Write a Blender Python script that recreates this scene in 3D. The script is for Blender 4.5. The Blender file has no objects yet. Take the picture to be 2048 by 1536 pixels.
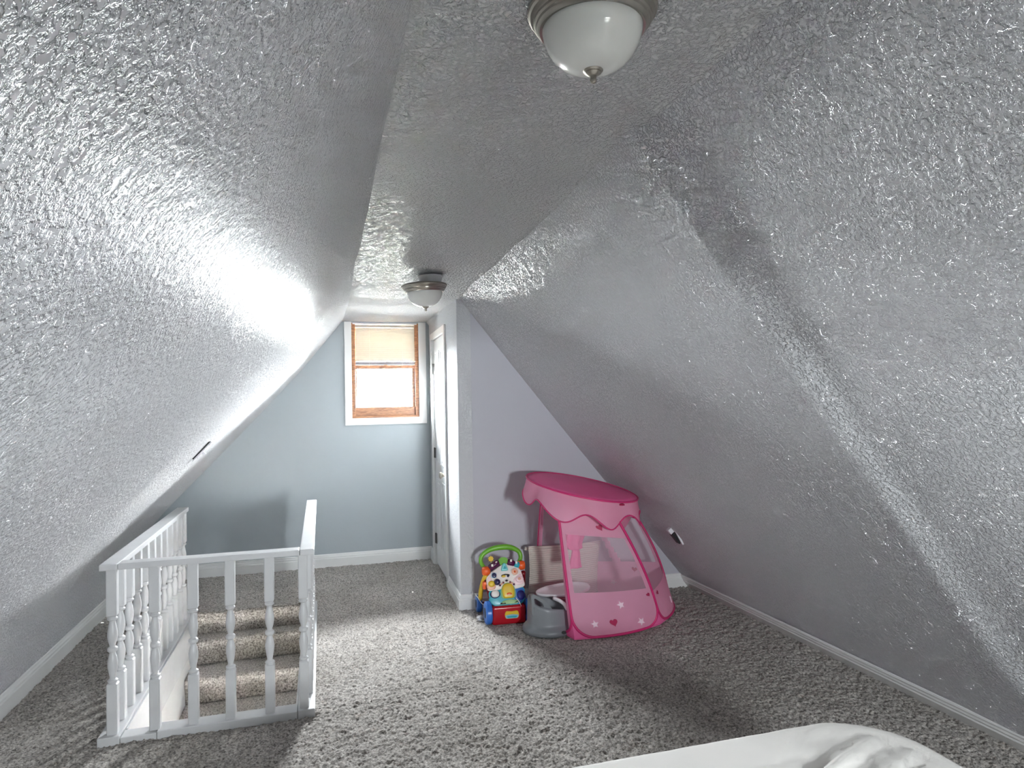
import bpy, bmesh, math, random
import numpy as np
from mathutils import Matrix, Vector
PI = math.pi
random.seed(7)
rng = np.random.default_rng(11)
scn = bpy.context.scene
C = scn.collection

# ---------------------------------------------------------------- camera
YAW, PITCH, ROLL, FPX = 0.2784, 0.0208, -0.018, 1336.2
cd = bpy.data.cameras.new('camera'); cam = bpy.data.objects.new('camera', cd); C.objects.link(cam)
cd.sensor_fit = 'HORIZONTAL'; cd.sensor_width = 36.0; cd.lens = FPX * 36.0 / 2048.0
cd.clip_start = 0.02; cd.clip_end = 200
F = Vector((math.sin(YAW) * math.cos(PITCH), math.cos(YAW) * math.cos(PITCH), math.sin(PITCH)))
R = Vector((math.cos(YAW), -math.sin(YAW), 0)); U = R.cross(F)
R2 = R * math.cos(ROLL) + U * math.sin(ROLL); U2 = -R * math.sin(ROLL) + U * math.cos(ROLL)
mw = Matrix((R2, U2, -F)).transposed().to_4x4(); mw.translation = (0, 0, 1.48)
cam.matrix_world = mw
scn.camera = cam

# ---------------------------------------------------------------- sky, window light, exposure
w = bpy.data.worlds.new('overcast_sky'); scn.world = w; w.use_nodes = True
bg = w.node_tree.nodes['Background']
bg.inputs[0].default_value = (0.93, 0.965, 1.0, 1); bg.inputs[1].default_value = 30.0
def portal(name, loc, rot, sx, sy):
    l = bpy.data.lights.new(name, 'AREA'); l.shape = 'RECTANGLE'; l.size = sx; l.size_y = sy
    l.cycles.is_portal = True
    o = bpy.data.objects.new(name, l); C.objects.link(o); o.location = loc; o.rotation_euler = rot
portal('daylight_portal_far', (0.575, 6.40, 1.60), (-PI / 2, 0, 0), 0.62, 0.50)
portal('fill_portal_rear', (1.20, -1.96, 1.30), (PI / 2, 0, 0), 0.46, 0.46)  # portal of the unseen window added behind the viewpoint for fill
vs = scn.view_settings
vs.view_transform = 'Standard'; vs.look = 'None'; vs.gamma = 1.0; vs.use_curve_mapping = False
vs.exposure = 4.1
try:
    scn.cycles.max_bounces = 9; scn.cycles.diffuse_bounces = 6; scn.cycles.glossy_bounces = 3; scn.cycles.transparent_max_bounces = 14
    scn.cycles.sample_clamp_indirect = 12.0
    scn.cycles.caustics_reflective = False; scn.cycles.caustics_refractive = False
except Exception:
    pass

# ---------------------------------------------------------------- materials
def lin(c):
    return tuple(((v / 255) / 12.92 if v / 255 <= 0.04045 else ((v / 255 + 0.055) / 1.055) ** 2.4) for v in c) + (1,)
def new_mat(name):
    m = bpy.data.materials.new(name); m.use_nodes = True
    nt = m.node_tree
    return m, nt, nt.nodes['Principled BSDF'], nt.links
def mat(name, rgb, rough=0.5, metal=0.0, spec=0.5, var=0.05, vscale=6.0, bump=0.0, bscale=80.0, bdist=0.002, coat=0.0, trans=0.0):
    """plain procedural material: colour with slight noise variation, optional bump"""
    m, nt, b, L = new_mat(name)
    N = nt.nodes
    tc = N.new('ShaderNodeTexCoord')
    n = N.new('ShaderNodeTexNoise'); n.inputs['Scale'].default_value = vscale; n.inputs['Detail'].default_value = 4
    L.new(tc.outputs['Object'], n.inputs['Vector'])
    r = N.new('ShaderNodeValToRGB'); c = lin(rgb)
    r.color_ramp.elements[0].color = tuple(v * (1 - var) for v in c[:3]) + (1,)
    r.color_ramp.elements[1].color = tuple(min(1, v * (1 + var)) for v in c[:3]) + (1,)
    r.color_ramp.elements[0].position = 0.3; r.color_ramp.elements[1].position = 0.7
    L.new(n.outputs['Fac'], r.inputs['Fac']); L.new(r.outputs['Color'], b.inputs['Base Color'])
    b.inputs['Roughness'].default_value = rough; b.inputs['Metallic'].default_value = metal
    b.inputs['Specular IOR Level'].default_value = spec; b.inputs['Coat Weight'].default_value = coat
    if bump:
        bn = N.new('ShaderNodeTexNoise'); bn.inputs['Scale'].default_value = bscale; bn.inputs['Detail'].default_value = 3
        L.new(tc.outputs['Object'], bn.inputs['Vector'])
        bp = N.new('ShaderNodeBump'); bp.inputs['Strength'].default_value = bump; bp.inputs['Distance'].default_value = bdist
        L.new(bn.outputs['Fac'], bp.inputs['Height']); L.new(bp.outputs['Normal'], b.inputs['Normal'])
    if trans:
        out = N['Material Output']; t = N.new('ShaderNodeBsdfTranslucent'); L.new(r.outputs['Color'], t.inputs['Color'])
        mx = N.new('ShaderNodeMixShader'); mx.inputs[0].default_value = trans
        L.new(b.outputs[0], mx.inputs[1]); L.new(t.outputs[0], mx.inputs[2]); L.new(mx.outputs[0], out.inputs['Surface'])
    return m
def stipple_paint(name, rgb, rough, scale, strength, dist, spec=0.022):
    """glossy paint over a skip-trowel drywall texture: flattened blobs with thin edges"""
    m, nt, b, L = new_mat(name); N = nt.nodes
    tc = N.new('ShaderNodeTexCoord')
    n1 = N.new('ShaderNodeTexNoise'); n1.inputs['Scale'].default_value = scale; n1.inputs['Detail'].default_value = 3.5
    n1.inputs['Roughness'].default_value = 0.62; n1.inputs['Distortion'].default_value = 0.25
    n2 = N.new('ShaderNodeTexNoise'); n2.inputs['Scale'].default_value = scale * 0.22; n2.inputs['Detail'].default_value = 2
    for n in (n1, n2): L.new(tc.outputs['Object'], n.inputs['Vector'])
    r1 = N.new('ShaderNodeValToRGB'); r1.color_ramp.elements[0].position = 0.40; r1.color_ramp.elements[1].position = 0.60
    r1.color_ramp.interpolation = 'EASE'
    L.new(n1.outputs['Fac'], r1.inputs['Fac'])
    b1 = N.new('ShaderNodeBump'); b1.inputs['Strength'].default_value = strength; b1.inputs['Distance'].default_value = dist
    L.new(r1.outputs['Color'], b1.inputs['Height'])
    b2 = N.new('ShaderNodeBump'); b2.inputs['Strength'].default_value = 0.35; b2.inputs['Distance'].default_value = dist * 2.5
    L.new(n2.outputs['Fac'], b2.inputs['Height']); L.new(b1.outputs['Normal'], b2.inputs['Normal'])
    df = N.new('ShaderNodeBsdfDiffuse'); df.inputs['Color'].default_value = lin(rgb)
    gl = N.new('ShaderNodeBsdfGlossy'); gl.inputs['Roughness'].default_value = rough
    for q in (df, gl): L.new(b2.outputs['Normal'], q.inputs['Normal'])
    mx = N.new('ShaderNodeMixShader'); mx.inputs[0].default_value = spec
    L.new(df.outputs[0], mx.inputs[1]); L.new(gl.outputs[0], mx.inputs[2])
    L.new(mx.outputs[0], N['Material Output'].inputs['Surface']); N.remove(b)
    return m
def carpet_mat():
    m, nt, b, L = new_mat('carpet'); N = nt.nodes
    tc = N.new('ShaderNodeTexCoord')
    n1 = N.new('ShaderNodeTexNoise'); n1.inputs['Scale'].default_value = 95; n1.inputs['Detail'].default_value = 3
    n2 = N.new('ShaderNodeTexNoise'); n2.inputs['Scale'].default_value = 2.2; n2.inputs['Detail'].default_value = 4
    for n in (n1, n2): L.new(tc.outputs['Object'], n.inputs['Vector'])
    r = N.new('ShaderNodeValToRGB'); e = r.color_ramp.elements
    e[0].position = 0.30; e[0].color = lin((92, 87, 83)); e[1].position = 0.72; e[1].color = lin((216, 210, 204))
    k = e.new(0.5); k.color = lin((172, 165, 159))
    L.new(n1.outputs['Fac'], r.inputs['Fac'])
    r2 = N.new('ShaderNodeValToRGB'); r2.color_ramp.elements[0].color = (0.78, 0.77, 0.75, 1); r2.color_ramp.elements[0].position = 0.35
    r2.color_ramp.elements[1].color = (1.0, 1.0, 1.0, 1); r2.color_ramp.elements[1].position = 0.65
    L.new(n2.outputs['Fac'], r2.inputs['Fac'])
    mx = N.new('ShaderNodeMix'); mx.data_type = 'RGBA'; mx.blend_type = 'MULTIPLY'; mx.inputs[0].default_value = 1
    L.new(r.outputs['Color'], mx.inputs[6]); L.new(r2.outputs['Color'], mx.inputs[7]); L.new(mx.outputs[2], b.inputs['Base Color'])
    n3 = N.new('ShaderNodeTexNoise'); n3.inputs['Scale'].default_value = 260; n3.inputs['Detail'].default_value = 2
    L.new(tc.outputs['Object'], n3.inputs['Vector'])
    bp = N.new('ShaderNodeBump'); bp.inputs['Strength'].default_value = 0.7; bp.inputs['Distance'].default_value = 0.004
    L.new(n3.outputs['Fac'], bp.inputs['Height']); L.new(bp.outputs['Normal'], b.inputs['Normal'])
    b.inputs['Roughness'].default_value = 0.95; b.inputs['Specular IOR Level'].default_value = 0.1
    b.inputs['Sheen Weight'].default_value = 0.25
    return m
def mesh_net(name, rgb, fac):
    m, nt, b, L = new_mat(name); N = nt.nodes
    b.inputs['Base Color'].default_value = lin(rgb); b.inputs['Roughness'].default_value = 0.8
    t = N.new('ShaderNodeBsdfTransparent'); mx = N.new('ShaderNodeMixShader'); mx.inputs[0].default_value = fac
    L.new(t.outputs[0], mx.inputs[1]); L.new(b.outputs[0], mx.inputs[2]); L.new(mx.outputs[0], N['Material Output'].inputs['Surface'])
    return m
def glass_pane():
    m, nt, b, L = new_mat('window_glass'); N = nt.nodes
    t = N.new('ShaderNodeBsdfTransparent'); t.inputs[0].default_value = (0.97, 0.985, 0.98, 1)
    g = N.new('ShaderNodeBsdfGlossy'); g.inputs['Roughness'].default_value = 0.03
    f = N.new('ShaderNodeFresnel'); f.inputs[0].default_value = 1.45
    mx = N.new('ShaderNodeMixShader'); L.new(f.outputs[0], mx.inputs[0]); L.new(t.outputs[0], mx.inputs[1]); L.new(g.outputs[0], mx.inputs[2])
    L.new(mx.outputs[0], N['Material Output'].inputs['Surface'])
    return m
def wood_mat():
    m, nt, b, L = new_mat('window_wood'); N = nt.nodes
    tc = N.new('ShaderNodeTexCoord'); mp = N.new('ShaderNodeMapping'); mp.inputs['Scale'].default_value = (3, 30, 30)
    L.new(tc.outputs['Object'], mp.inputs['Vector'])
    n = N.new('ShaderNodeTexNoise'); n.inputs['Scale'].default_value = 4; n.inputs['Detail'].default_value = 5; n.inputs['Distortion'].default_value = 1.2
    L.new(mp.outputs[0], n.inputs['Vector'])
    r = N.new('ShaderNodeValToRGB'); r.color_ramp.elements[0].color = lin((128, 76, 44)); r.color_ramp.elements[1].color = lin((206, 146, 100))
    r.color_ramp.elements[0].position = 0.3; r.color_ramp.elements[1].position = 0.7
    L.new(n.outputs['Fac'], r.inputs['Fac']); L.new(r.outputs['Color'], b.inputs['Base Color'])
    b.inputs['Roughness'].default_value = 0.35
    return m
def knit_mat():
    m, nt, b, L = new_mat('ribbed_cream_knit'); N = nt.nodes
    tc = N.new('ShaderNodeTexCoord')
    wv = N.new('ShaderNodeTexWave'); wv.bands_direction = 'Z'; wv.inputs['Scale'].default_value = 22; wv.inputs['Distortion'].default_value = 1.5
    L.new(tc.outputs['Object'], wv.inputs['Vector'])
    r = N.new('ShaderNodeValToRGB'); r.color_ramp.elements[0].color = lin((196, 186, 176)); r.color_ramp.elements[1].color = lin((216, 208, 199))
    L.new(wv.outputs['Fac'], r.inputs['Fac']); L.new(r.outputs['Color'], b.inputs['Base Color'])
    bp = N.new('ShaderNodeBump'); bp.inputs['Strength'].default_value = 0.5; bp.inputs['Distance'].default_value = 0.004
    L.new(wv.outputs['Fac'], bp.inputs['Height']); L.new(bp.outputs['Normal'], b.inputs['Normal'])
    b.inputs['Roughness'].default_value = 0.9
    return m
M = {}
M['stipple'] = stipple_paint('stippled_slope_paint', (212, 212, 215), 0.19, 74, 1.0, 0.0072, 0.12)
M['ceilpaint'] = stipple_paint('stippled_ceiling_paint', (212, 212, 213), 0.18, 66, 1.0, 0.0070, 0.10)
M['closetpaint'] = stipple_paint('lightly_stippled_closet_paint', (196, 197, 200), 0.35, 60, 0.5, 0.003, 0.03)
M['wall'] = mat('grey_blue_wall_paint', (166, 174, 179), 0.42, var=0.02, vscale=1.5, bump=0.35, bscale=70, bdist=0.0015)
M['partition'] = mat('grey_partition_paint', (184, 184, 192), 0.5, var=0.02, vscale=1.5, bump=0.3, bscale=70, bdist=0.0015)
M['trim'] = mat('white_trim_paint', (226, 226, 225), 0.28, var=0.02, vscale=4, bump=0.1, bscale=40, bdist=0.001)
M['rail'] = mat('white_rail_paint', (205, 205, 206), 0.33, var=0.04, vscale=12, bump=0.12, bscale=60, bdist=0.001)
M['door'] = mat('white_door_paint', (222, 223, 224), 0.3, spec=0.25, var=0.01, vscale=3, bump=0.06, bscale=30, bdist=0.001)
M['dark'] = mat('dark_gap', (30, 28, 27), 0.8)  # near-black: shade painted in behind the closet door, also the subfloor colour
M['carpet'] = carpet_mat()
M['wood'] = wood_mat()
M['glass'] = glass_pane()
M['nickel'] = mat('brushed_nickel', (176, 170, 160), 0.28, metal=1.0, var=0.06, vscale=30)
M['darkmetal'] = mat('dark_hinge_metal', (90, 88, 86), 0.35, metal=1.0)
M['frost'] = mat('frosted_alabaster_glass', (250, 250, 246), 0.22, var=0.04, vscale=5, trans=0.15, coat=0.3)
M['blind'] = mat('cream_blind_slat', (188, 180, 166), 0.5, trans=0.0005, var=0.03)
M['blindrail'] = mat('blind_bottom_rail', (140, 132, 130), 0.45)
M['plastic'] = mat('white_plastic', (225, 224, 228), 0.3)
M['black'] = mat('black_plastic', (22, 22, 24), 0.5)
M['sheet'] = mat('white_cotton_sheet', (246, 242, 237), 0.85, var=0.02, bump=0.25, bscale=260, bdist=0.001)
M['boxcloth'] = mat('grey_box_spring_cloth', (150, 148, 146), 0.9)
M['hot'] = mat('hot_pink_nylon', (254, 116, 178), 0.5, var=0.06, vscale=4, trans=0.25)
M['pipe'] = mat('dark_pink_piping', (206, 44, 112), 0.5)
M['pink'] = mat('light_pink_nylon', (253, 186, 214), 0.5, var=0.05, vscale=4, trans=0.5)
M['heart'] = mat('crimson_heart_print', (172, 28, 80), 0.6)
M['star'] = mat('white_star_print', (246, 214, 228), 0.6)
M['net'] = mesh_net('pale_pink_net', (240, 212, 226), 0.24)
M['greyplastic'] = mat('grey_moulded_plastic', (124, 127, 132), 0.38, var=0.03)
M['tray'] = mat('white_tray_plastic', (238, 232, 236), 0.3)
M['knit'] = knit_mat()
for k, c, ro in (('red', (178, 20, 36), .25), ('blue', (50, 110, 196), .3), ('green', (110, 178, 50), .35), ('yellow', (226, 190, 50), .35),
                 ('teal', (50, 168, 184), .3), ('mint', (120, 206, 206), .3), ('orange', (232, 96, 36), .35), ('purple', (84, 22, 66), .15),
                 ('navy', (46, 44, 84), .25), ('royal', (38, 42, 140), .25), ('peach', (236, 178, 150), .35), ('blush', (240, 208, 212), .35),
                 ('ivory', (240, 232, 226), .35), ('maroon', (120, 18, 30), .3), ('lightblue', (150, 190, 214), .3), ('olive', (150, 190, 130), .4)):
    M[k] = mat('toy_' + k + '_plastic', c, ro, var=0.03)
M['rubber'] = mat('dark_tyre_core', (26, 32, 52), .6)
M['leaf'] = mat('pale_tree_leaf', (120, 138, 96), .6, trans=.5)
M['bark'] = mat('tree_bark', (96, 84, 72), .9)
M['lawn'] = mat('dark_gravel', (92, 92, 90), .95, var=.2, vscale=1.2)

# ---------------------------------------------------------------- mesh helpers
class MB:
    def __init__(s, mtx=None): s.v = []; s.f = []; s.m = mtx
    def add(s, vs_, fs):
        k = len(s.v)
        s.v += [tuple((s.m @ Vector(p))) if s.m is not None else tuple(p) for p in vs_]
        s.f += [tuple(i + k for i in f) for f in fs]
        return s
    def box(s, x0, x1, y0, y1, z0, z1, bev=0.0, seg=2):
        bm = bmesh.new(); bmesh.ops.create_cube(bm, size=1)
        for v in bm.verts: v.co = Vector(((x0 + x1) / 2 + v.co.x * (x1 - x0), (y0 + y1) / 2 + v.co.y * (y1 - y0), (z0 + z1) / 2 + v.co.z * (z1 - z0)))
        if bev: bmesh.ops.bevel(bm, geom=list(bm.edges), offset=bev, segments=seg, affect='EDGES', profile=0.6)
        bm.verts.index_update()
        s.add([v.co.copy() for v in bm.verts], [[v.index for v in f.verts] for f in bm.faces]); bm.free(); return s
    def loft(s, rings, closed=True, cap0=True, cap1=True):
        n = len(rings[0]); vs_ = [p for r in rings for p in r]; fs = []
        for i in range(len(rings) - 1):
            for j in range(n if closed else n - 1):
                a = i * n + j; b = i * n + (j + 1) % n
                fs.append((a, b, b + n, a + n))
        if closed and cap0: fs.append(tuple(range(n))[::-1])
        if closed and cap1: fs.append(tuple((len(rings) - 1) * n + j for j in range(n)))
        return s.add(vs_, fs)
    def lathe(s, prof, c=(0, 0, 0), n=32, sx=1.0, sy=1.0, cap0=True, cap1=True):
        rings = [[(c[0] + r * sx * math.cos(2 * PI * j / n), c[1] + r * sy * math.sin(2 * PI * j / n), c[2] + z) for j in range(n)] for r, z in prof]
        return s.loft(rings, True, cap0, cap1)
    def tube(s, path, r, n=8, closed=False, caps=True):
        P = [Vector(p) for p in path]; N = len(P)
        rr = r if isinstance(r, (list, tuple)) else [r] * N
        T = []
        for i in range(N):
            a = P[i - 1] if (i > 0 or closed) else P[i]; b = P[(i + 1) % N] if (i < N - 1 or closed) else P[i]
            d = b - a; T.append(d.normalized() if d.length > 1e-9 else Vector((0, 0, 1)))
        up = Vector((0, 0, 1)) if abs(T[0].z) < .9 else Vector((1, 0, 0))
        nrm = (up - T[0] * up.dot(T[0])).normalized(); rings = []
        for i in range(N):
            nrm = (nrm - T[i] * nrm.dot(T[i])).normalized(); bi = T[i].cross(nrm)
            rings.append([P[i] + (nrm * math.cos(2 * PI * j / n) + bi * math.sin(2 * PI * j / n)) * rr[i] for j in range(n)])
        if closed:
            rings.append(rings[0]); return s.loft(rings, True, False, False)
        return s.loft(rings, True, caps, caps)
    def prism(s, poly, fn0, fn1):
        """poly of 2D points mapped by fn0 (bottom) and fn1 (top)"""
        n = len(poly)
        return s.loft([[fn0(*p) for p in poly], [fn1(*p) for p in poly]])
    def grid(s, pts):
        a = len(pts); b = len(pts[0])
        return s.add([p for r in pts for p in r], [(i * b + j, i * b + j + 1, (i + 1) * b + j + 1, (i + 1) * b + j) for i in range(a - 1) for j in range(b - 1)])
    def build(s, name, m, parent=None, smooth=False, angle=None, loc=None, fixn=True):
        me = bpy.data.meshes.new(name); me.from_pydata(s.v, [], s.f); me.update()
        if fixn:
            bm = bmesh.new(); bm.from_mesh(me); bmesh.ops.recalc_face_normals(bm, faces=bm.faces); bm.to_mesh(me); bm.free()
        me.materials.append(M[m] if isinstance(m, str) else m)
        if smooth or angle is not None:
            me.shade_smooth()
            if angle is not None:
                bm = bmesh.new(); bm.from_mesh(me)
                for e in bm.edges:
                    if len(e.link_faces) == 2 and e.calc_face_angle(0) > math.radians(angle): e.smooth = False
                bm.to_mesh(me); bm.free()
        o = bpy.data.objects.new(name, me); C.objects.link(o)
        if parent: o.parent = parent
        if loc: o.location = loc
        return o
def tag(o, label, cat, group=None, kind=None):
    o['label'] = label; o['category'] = cat
    if group: o['group'] = group
    if kind: o['kind'] = kind
    return o
def empty(name, loc=(0, 0, 0), rz=0.0, label=None, cat=None, group=None, kind=None):
    o = bpy.data.objects.new(name, None); C.objects.link(o); o.location = loc; o.rotation_euler = (0, 0, rz); o.empty_display_size = .05
    if label: tag(o, label, cat, group, kind)
    return o
def ell(rx, ry, n=24, cx=0, cy=0, e=1.0, ph=0):
    f = lambda v: math.copysign(abs(v) ** e, v)
    return [(cx + rx * f(math.cos(2 * PI * k / n + ph)), cy + ry * f(math.sin(2 * PI * k / n + ph))) for k in range(n)]
def bez(p0, p1, p2, n):
    return [tuple((1 - t) ** 2 * a + 2 * t * (1 - t) * b + t * t * c for a, b, c in zip(p0, p1, p2)) for t in [i / n for i in range(n + 1)]]
def catmull(P, n):
    P = [Vector(p) for p in P]; Q = [2 * P[0] - P[1]] + P + [2 * P[-1] - P[-2]]; out = []
    for i in range(1, len(Q) - 2):
        for k in range(n):
            t = k / n; a, b, c, d = Q[i - 1], Q[i], Q[i + 1], Q[i + 2]
            out.append(0.5 * ((2 * b) + (-a + c) * t + (2 * a - 5 * b + 4 * c - d) * t * t + (-a + 3 * b - 3 * c + d) * t ** 3))
    out.append(P[-1]); return out

# ================================================================ THE ROOM
YB, YF, YP = -1.80, 6.25, 4.663                     # rear wall, far wall, closet partition
def lerp_tab(tab, x):
    for (x0, v0), (x1, v1) in zip(tab, tab[1:]):
        if x <= x1: return v0 + (v1 - v0) * max(0, (x - x0)) / (x1 - x0)
    return tab[-1][1]
def zc(y): return lerp_tab([(-2, 2.34), (1.0, 2.330), (1.9, 2.312), (2.9, 2.282), (3.9, 2.256), (4.3, 2.236), (4.66, 2.186), (5.2, 2.206), (6.6, 2.206)], y)
def gs(x, c, s_): return math.exp(-((x - c) / s_) ** 2)
YS = [YB - .1 + i * (YF + .25 - YB) / 260 for i in range(261)]

# ceiling: shallow waves where the boards meet
pts = []
for y in YS:
    wv = .006 * gs(y, 2.02, .10) + .005 * gs(y, 2.62, .14) + .006 * gs(y, 3.15, .12) + .004 * gs(y, 3.75, .16) + .005 * gs(y, 4.82, .05) + .002 * math.sin(y * 5.3)
    pts.append([(x, y, zc(y) - wv * (0.6 + .4 * math.sin(x * 4 + y))) for x in [.08 + i * .1 for i in range(11)]])
tag(MB().grid(pts).build('ceiling', 'ceilpaint', smooth=True), 'narrow textured grey-white ceiling strip between the two sloping walls', 'ceiling', kind='structure')

# left slope with short knee wall
LPROF = [(-.599, 1.29), (-1.041, .825), (-1.273, .585), (-1.41, .42), (-1.472, .29), (-1.494, .17), (-1.494, -.02)]
pts = []
for y in YS:
    z = zc(y); T = Vector((.197, z)); S = Vector((-.179, 1.745 + (z - 2.21) * .75)); d = (T - S)
    row = [T + d * .25, T, T - d * .5, S] + [Vector(p) for p in LPROF]
    c = []
    for k in range(len(row) - 1):
        for t in range(6): c.append(row[k].lerp(row[k + 1], t / 6))
    c.append(row[-1])
    # smooth the polyline a little and add gentle unevenness
    for _ in range(3): c = [c[0]] + [(c[i - 1] + c[i] * 2 + c[i + 1]) / 4 for i in range(1, len(c) - 1)] + [c[-1]]
    pts.append([(p.x + .003 * math.sin(y * 3.1 + p.y * 2) + .002 * math.sin(y * 7.7), y, p.y) for p in c])
tag(MB().grid(pts).build('wall_left', 'stipple', smooth=True), 'textured sloping attic wall behind the stair railing, with a low knee wall', 'wall', kind='structure')

# right slope, with a proud board seam that runs down it
def bx(y): return 2.775 - .0105 * (y - .8)
pts = []
for y in YS:
    T = Vector((.985 if y < 3.5 else .985 - .03 * min(1, (y - 3.5) / 1.1), zc(y))); B = Vector((bx(y) + .022, -.02)); d = B - T
    nrm = Vector((-d.y, d.x)).normalized()                   # outward in (x,z)
    if nrm.x < 0: nrm = -nrm
    row = []
    for k in range(-3, 41):
        t = k / 40; p = T + d * t
        s_ = y - (1.915 - .05 * max(0, t))
        fade = 1 - .35 * max(0, min(1, t)) if t < .8 else (1 - .28) * (1 - (t - .8) / .2) * 1.0
        tent_ = max(0, 1 - s_ / 1.3) if s_ > 0 else max(0, 1 + s_ / 1.6)
        ridge = (.010 * tent_ + (.034 * math.exp(-s_ / .42) if s_ > 0 else .034 * math.exp(-(s_ / .06) ** 2))) * fade
        wob = .003 * math.sin(y * 2.6 + t * 3) + .002 * math.sin(y * 6.1 - t * 5)
        p = p - nrm * (ridge + wob)
        row.append((p.x, y, p.y))
    pts.append(row)
tag(MB().grid(pts).build('wall_right', 'stipple', smooth=True), 'textured sloping attic wall with a diagonal board seam, above the right baseboard', 'wall', kind='structure')

# far gable wall with the window opening, real thickness
OX0, OX1, OZ0, OZ1 = .27, .88, 1.32, 2.192
b = MB()
b.box(-1.7, OX0, YF, YF + .14, -.2, 2.5); b.box(OX1, 1.1, YF, YF + .14, -.2, 2.5)
b.box(OX0, OX1, YF, YF + .14, -.2, OZ0); b.box(OX0, OX1, YF, YF + .14, OZ1, 2.5)
tag(b.build('wall_back', 'wall'), 'smooth pale blue-grey gable wall around the small window', 'wall', kind='structure')
# partition facing the camera and the closet side wall
tag(MB().box(.94, 2.95, YP, YP + .09, -.05, 2.3).build('wall_partition', 'partition'), 'smooth lilac-grey closet wall behind the toys', 'wall', kind='structure')
CW = Matrix.Translation((.93, YP, 0)) @ Matrix.Rotation(-math.atan(.033), 4, 'Z')   # local y runs along the closet wall, -x into the room
DY0, DY1, DZ = .585, 1.335, 2.012                     # door opening along the wall
b = MB(CW)
b.box(0, .1, 0.0, DY0, -.05, 2.3); b.box(0, .1, DY1, 1.75, -.05, 2.3); b.box(0, .1, DY0, DY1, DZ, 2.3)
tag(b.build('wall_closet', 'closetpaint'), 'white closet side wall that holds the narrow panel door', 'wall', kind='structure')
# rear wall; its unseen window is added for fill light
RX0, RX1, RZ0, RZ1 = .98, 1.42, 1.08, 1.52
b = MB()
b.box(-1.7, RX0, YB - .14, YB, -.2, 2.6); b.box(RX1, 3.0, YB - .14, YB, -.2, 2.6)
b.box(RX0, RX1, YB - .14, YB, -.2, RZ0); b.box(RX0, RX1, YB - .14, YB, RZ1, 2.6)
tag(b.build('wall_rear', 'wall'), 'smooth grey gable wall behind the bed', 'wall', kind='structure')

# ---------------------------------------------------------------- carpeted floor with the stair opening
WX0, WX1, WY0, WY1 = -.885, -.115, 3.40, 5.20          # stairwell opening
def vnoise(X, Y, cell, seed):
    g = np.random.default_rng(seed).random((256, 256))
    u = X / cell; v = Y / cell; iu = np.floor(u).astype(int); iv = np.floor(v).astype(int); fu = u - iu; fv = v - iv
    fu = fu * fu * (3 - 2 * fu); fv = fv * fv * (3 - 2 * fv)
    G = lambda a, b_: g[a % 256, b_ % 256]
    return (G(iu, iv) * (1 - fu) + G(iu + 1, iv) * fu) * (1 - fv) + (G(iu, iv + 1) * (1 - fu) + G(iu + 1, iv + 1) * fu) * fv
def pile(name, rects, step, amp):
    V = []; Fq = []; base = 0
    for (x0, x1, y0, y1, st) in rects:
        nx = max(1, int(round((x1 - x0) / st))); ny = max(1, int(round((y1 - y0) / st)))
        X, Y = np.meshgrid(np.linspace(x0, x1, nx + 1), np.linspace(y0, y1, ny + 1))
        r = np.random.default_rng(int(abs(x0 * 1000 + y0 * 77)) + 3)
        j = st * .25
        Xj = X + (r.random(X.shape) - .5) * j; Yj = Y + (r.random(X.shape) - .5) * j
        h = amp * (.55 * vnoise(X + 50, Y + 50, .013, 1) + .45 * r.random(X.shape) + .8 * vnoise(X + 50, Y + 50, .05, 2) * .5) - amp
        h += .003 * (vnoise(X + 50, Y + 50, .35, 5) - .5)
        Xj[:, 0] = x0; Xj[:, -1] = x1; Yj[0, :] = y0; Yj[-1, :] = y1
        V.append(np.stack([Xj, Yj, h], -1).reshape(-1, 3))
        I = np.arange((nx + 1) * (ny + 1)).reshape(ny + 1, nx + 1) + base
        Fq.append(np.stack([I[:-1, :-1], I[:-1, 1:], I[1:, 1:], I[1:, :-1]], -1).reshape(-1, 4)); base += (nx + 1) * (ny + 1)
    V = np.concatenate(V); Fq = np.concatenate(Fq)
    me = bpy.data.meshes.new(name); me.vertices.add(len(V)); me.vertices.foreach_set('co', V.astype(np.float32).ravel())
    me.loops.add(len(Fq) * 4); me.loops.foreach_set('vertex_index', Fq.astype(np.int32).ravel())
    me.polygons.add(len(Fq)); me.polygons.foreach_set('loop_start', np.arange(0, len(Fq) * 4, 4, dtype=np.int32))
    me.update(calc_edges=True); me.materials.append(M['carpet']); me.shade_smooth()
    o = bpy.data.objects.new(name, me); C.objects.link(o); return o
fl = pile('floor', [(-1.52, WX0, WY0, WY1, .008), (WX1, 2.8, WY0, WY1, .008), (-1.52, 2.8, WY1, YF + .02, .010), (-1.52, 2.8, 1.5, WY0, .007), (-1.52, 2.8, YB - .02, 1.5, .03)], .008, .017)
tag(fl, 'mottled beige-grey carpet covering the attic floor', 'floor', kind='structure')

b = MB()
for q in ((-1.6, WX0 - .05, WY0, WY1), (WX1 + .05, 2.95, WY0, WY1), (-1.6, 2.95, WY1 + .10, YF + .14), (-1.6, 2.95, YB - .14, WY0)): b.box(*q, -.20, -.020)
b.build('subfloor', 'dark', fl)['kind'] = 'structure'  # unseen slab added to stop light leaking through the carpet seams

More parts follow.
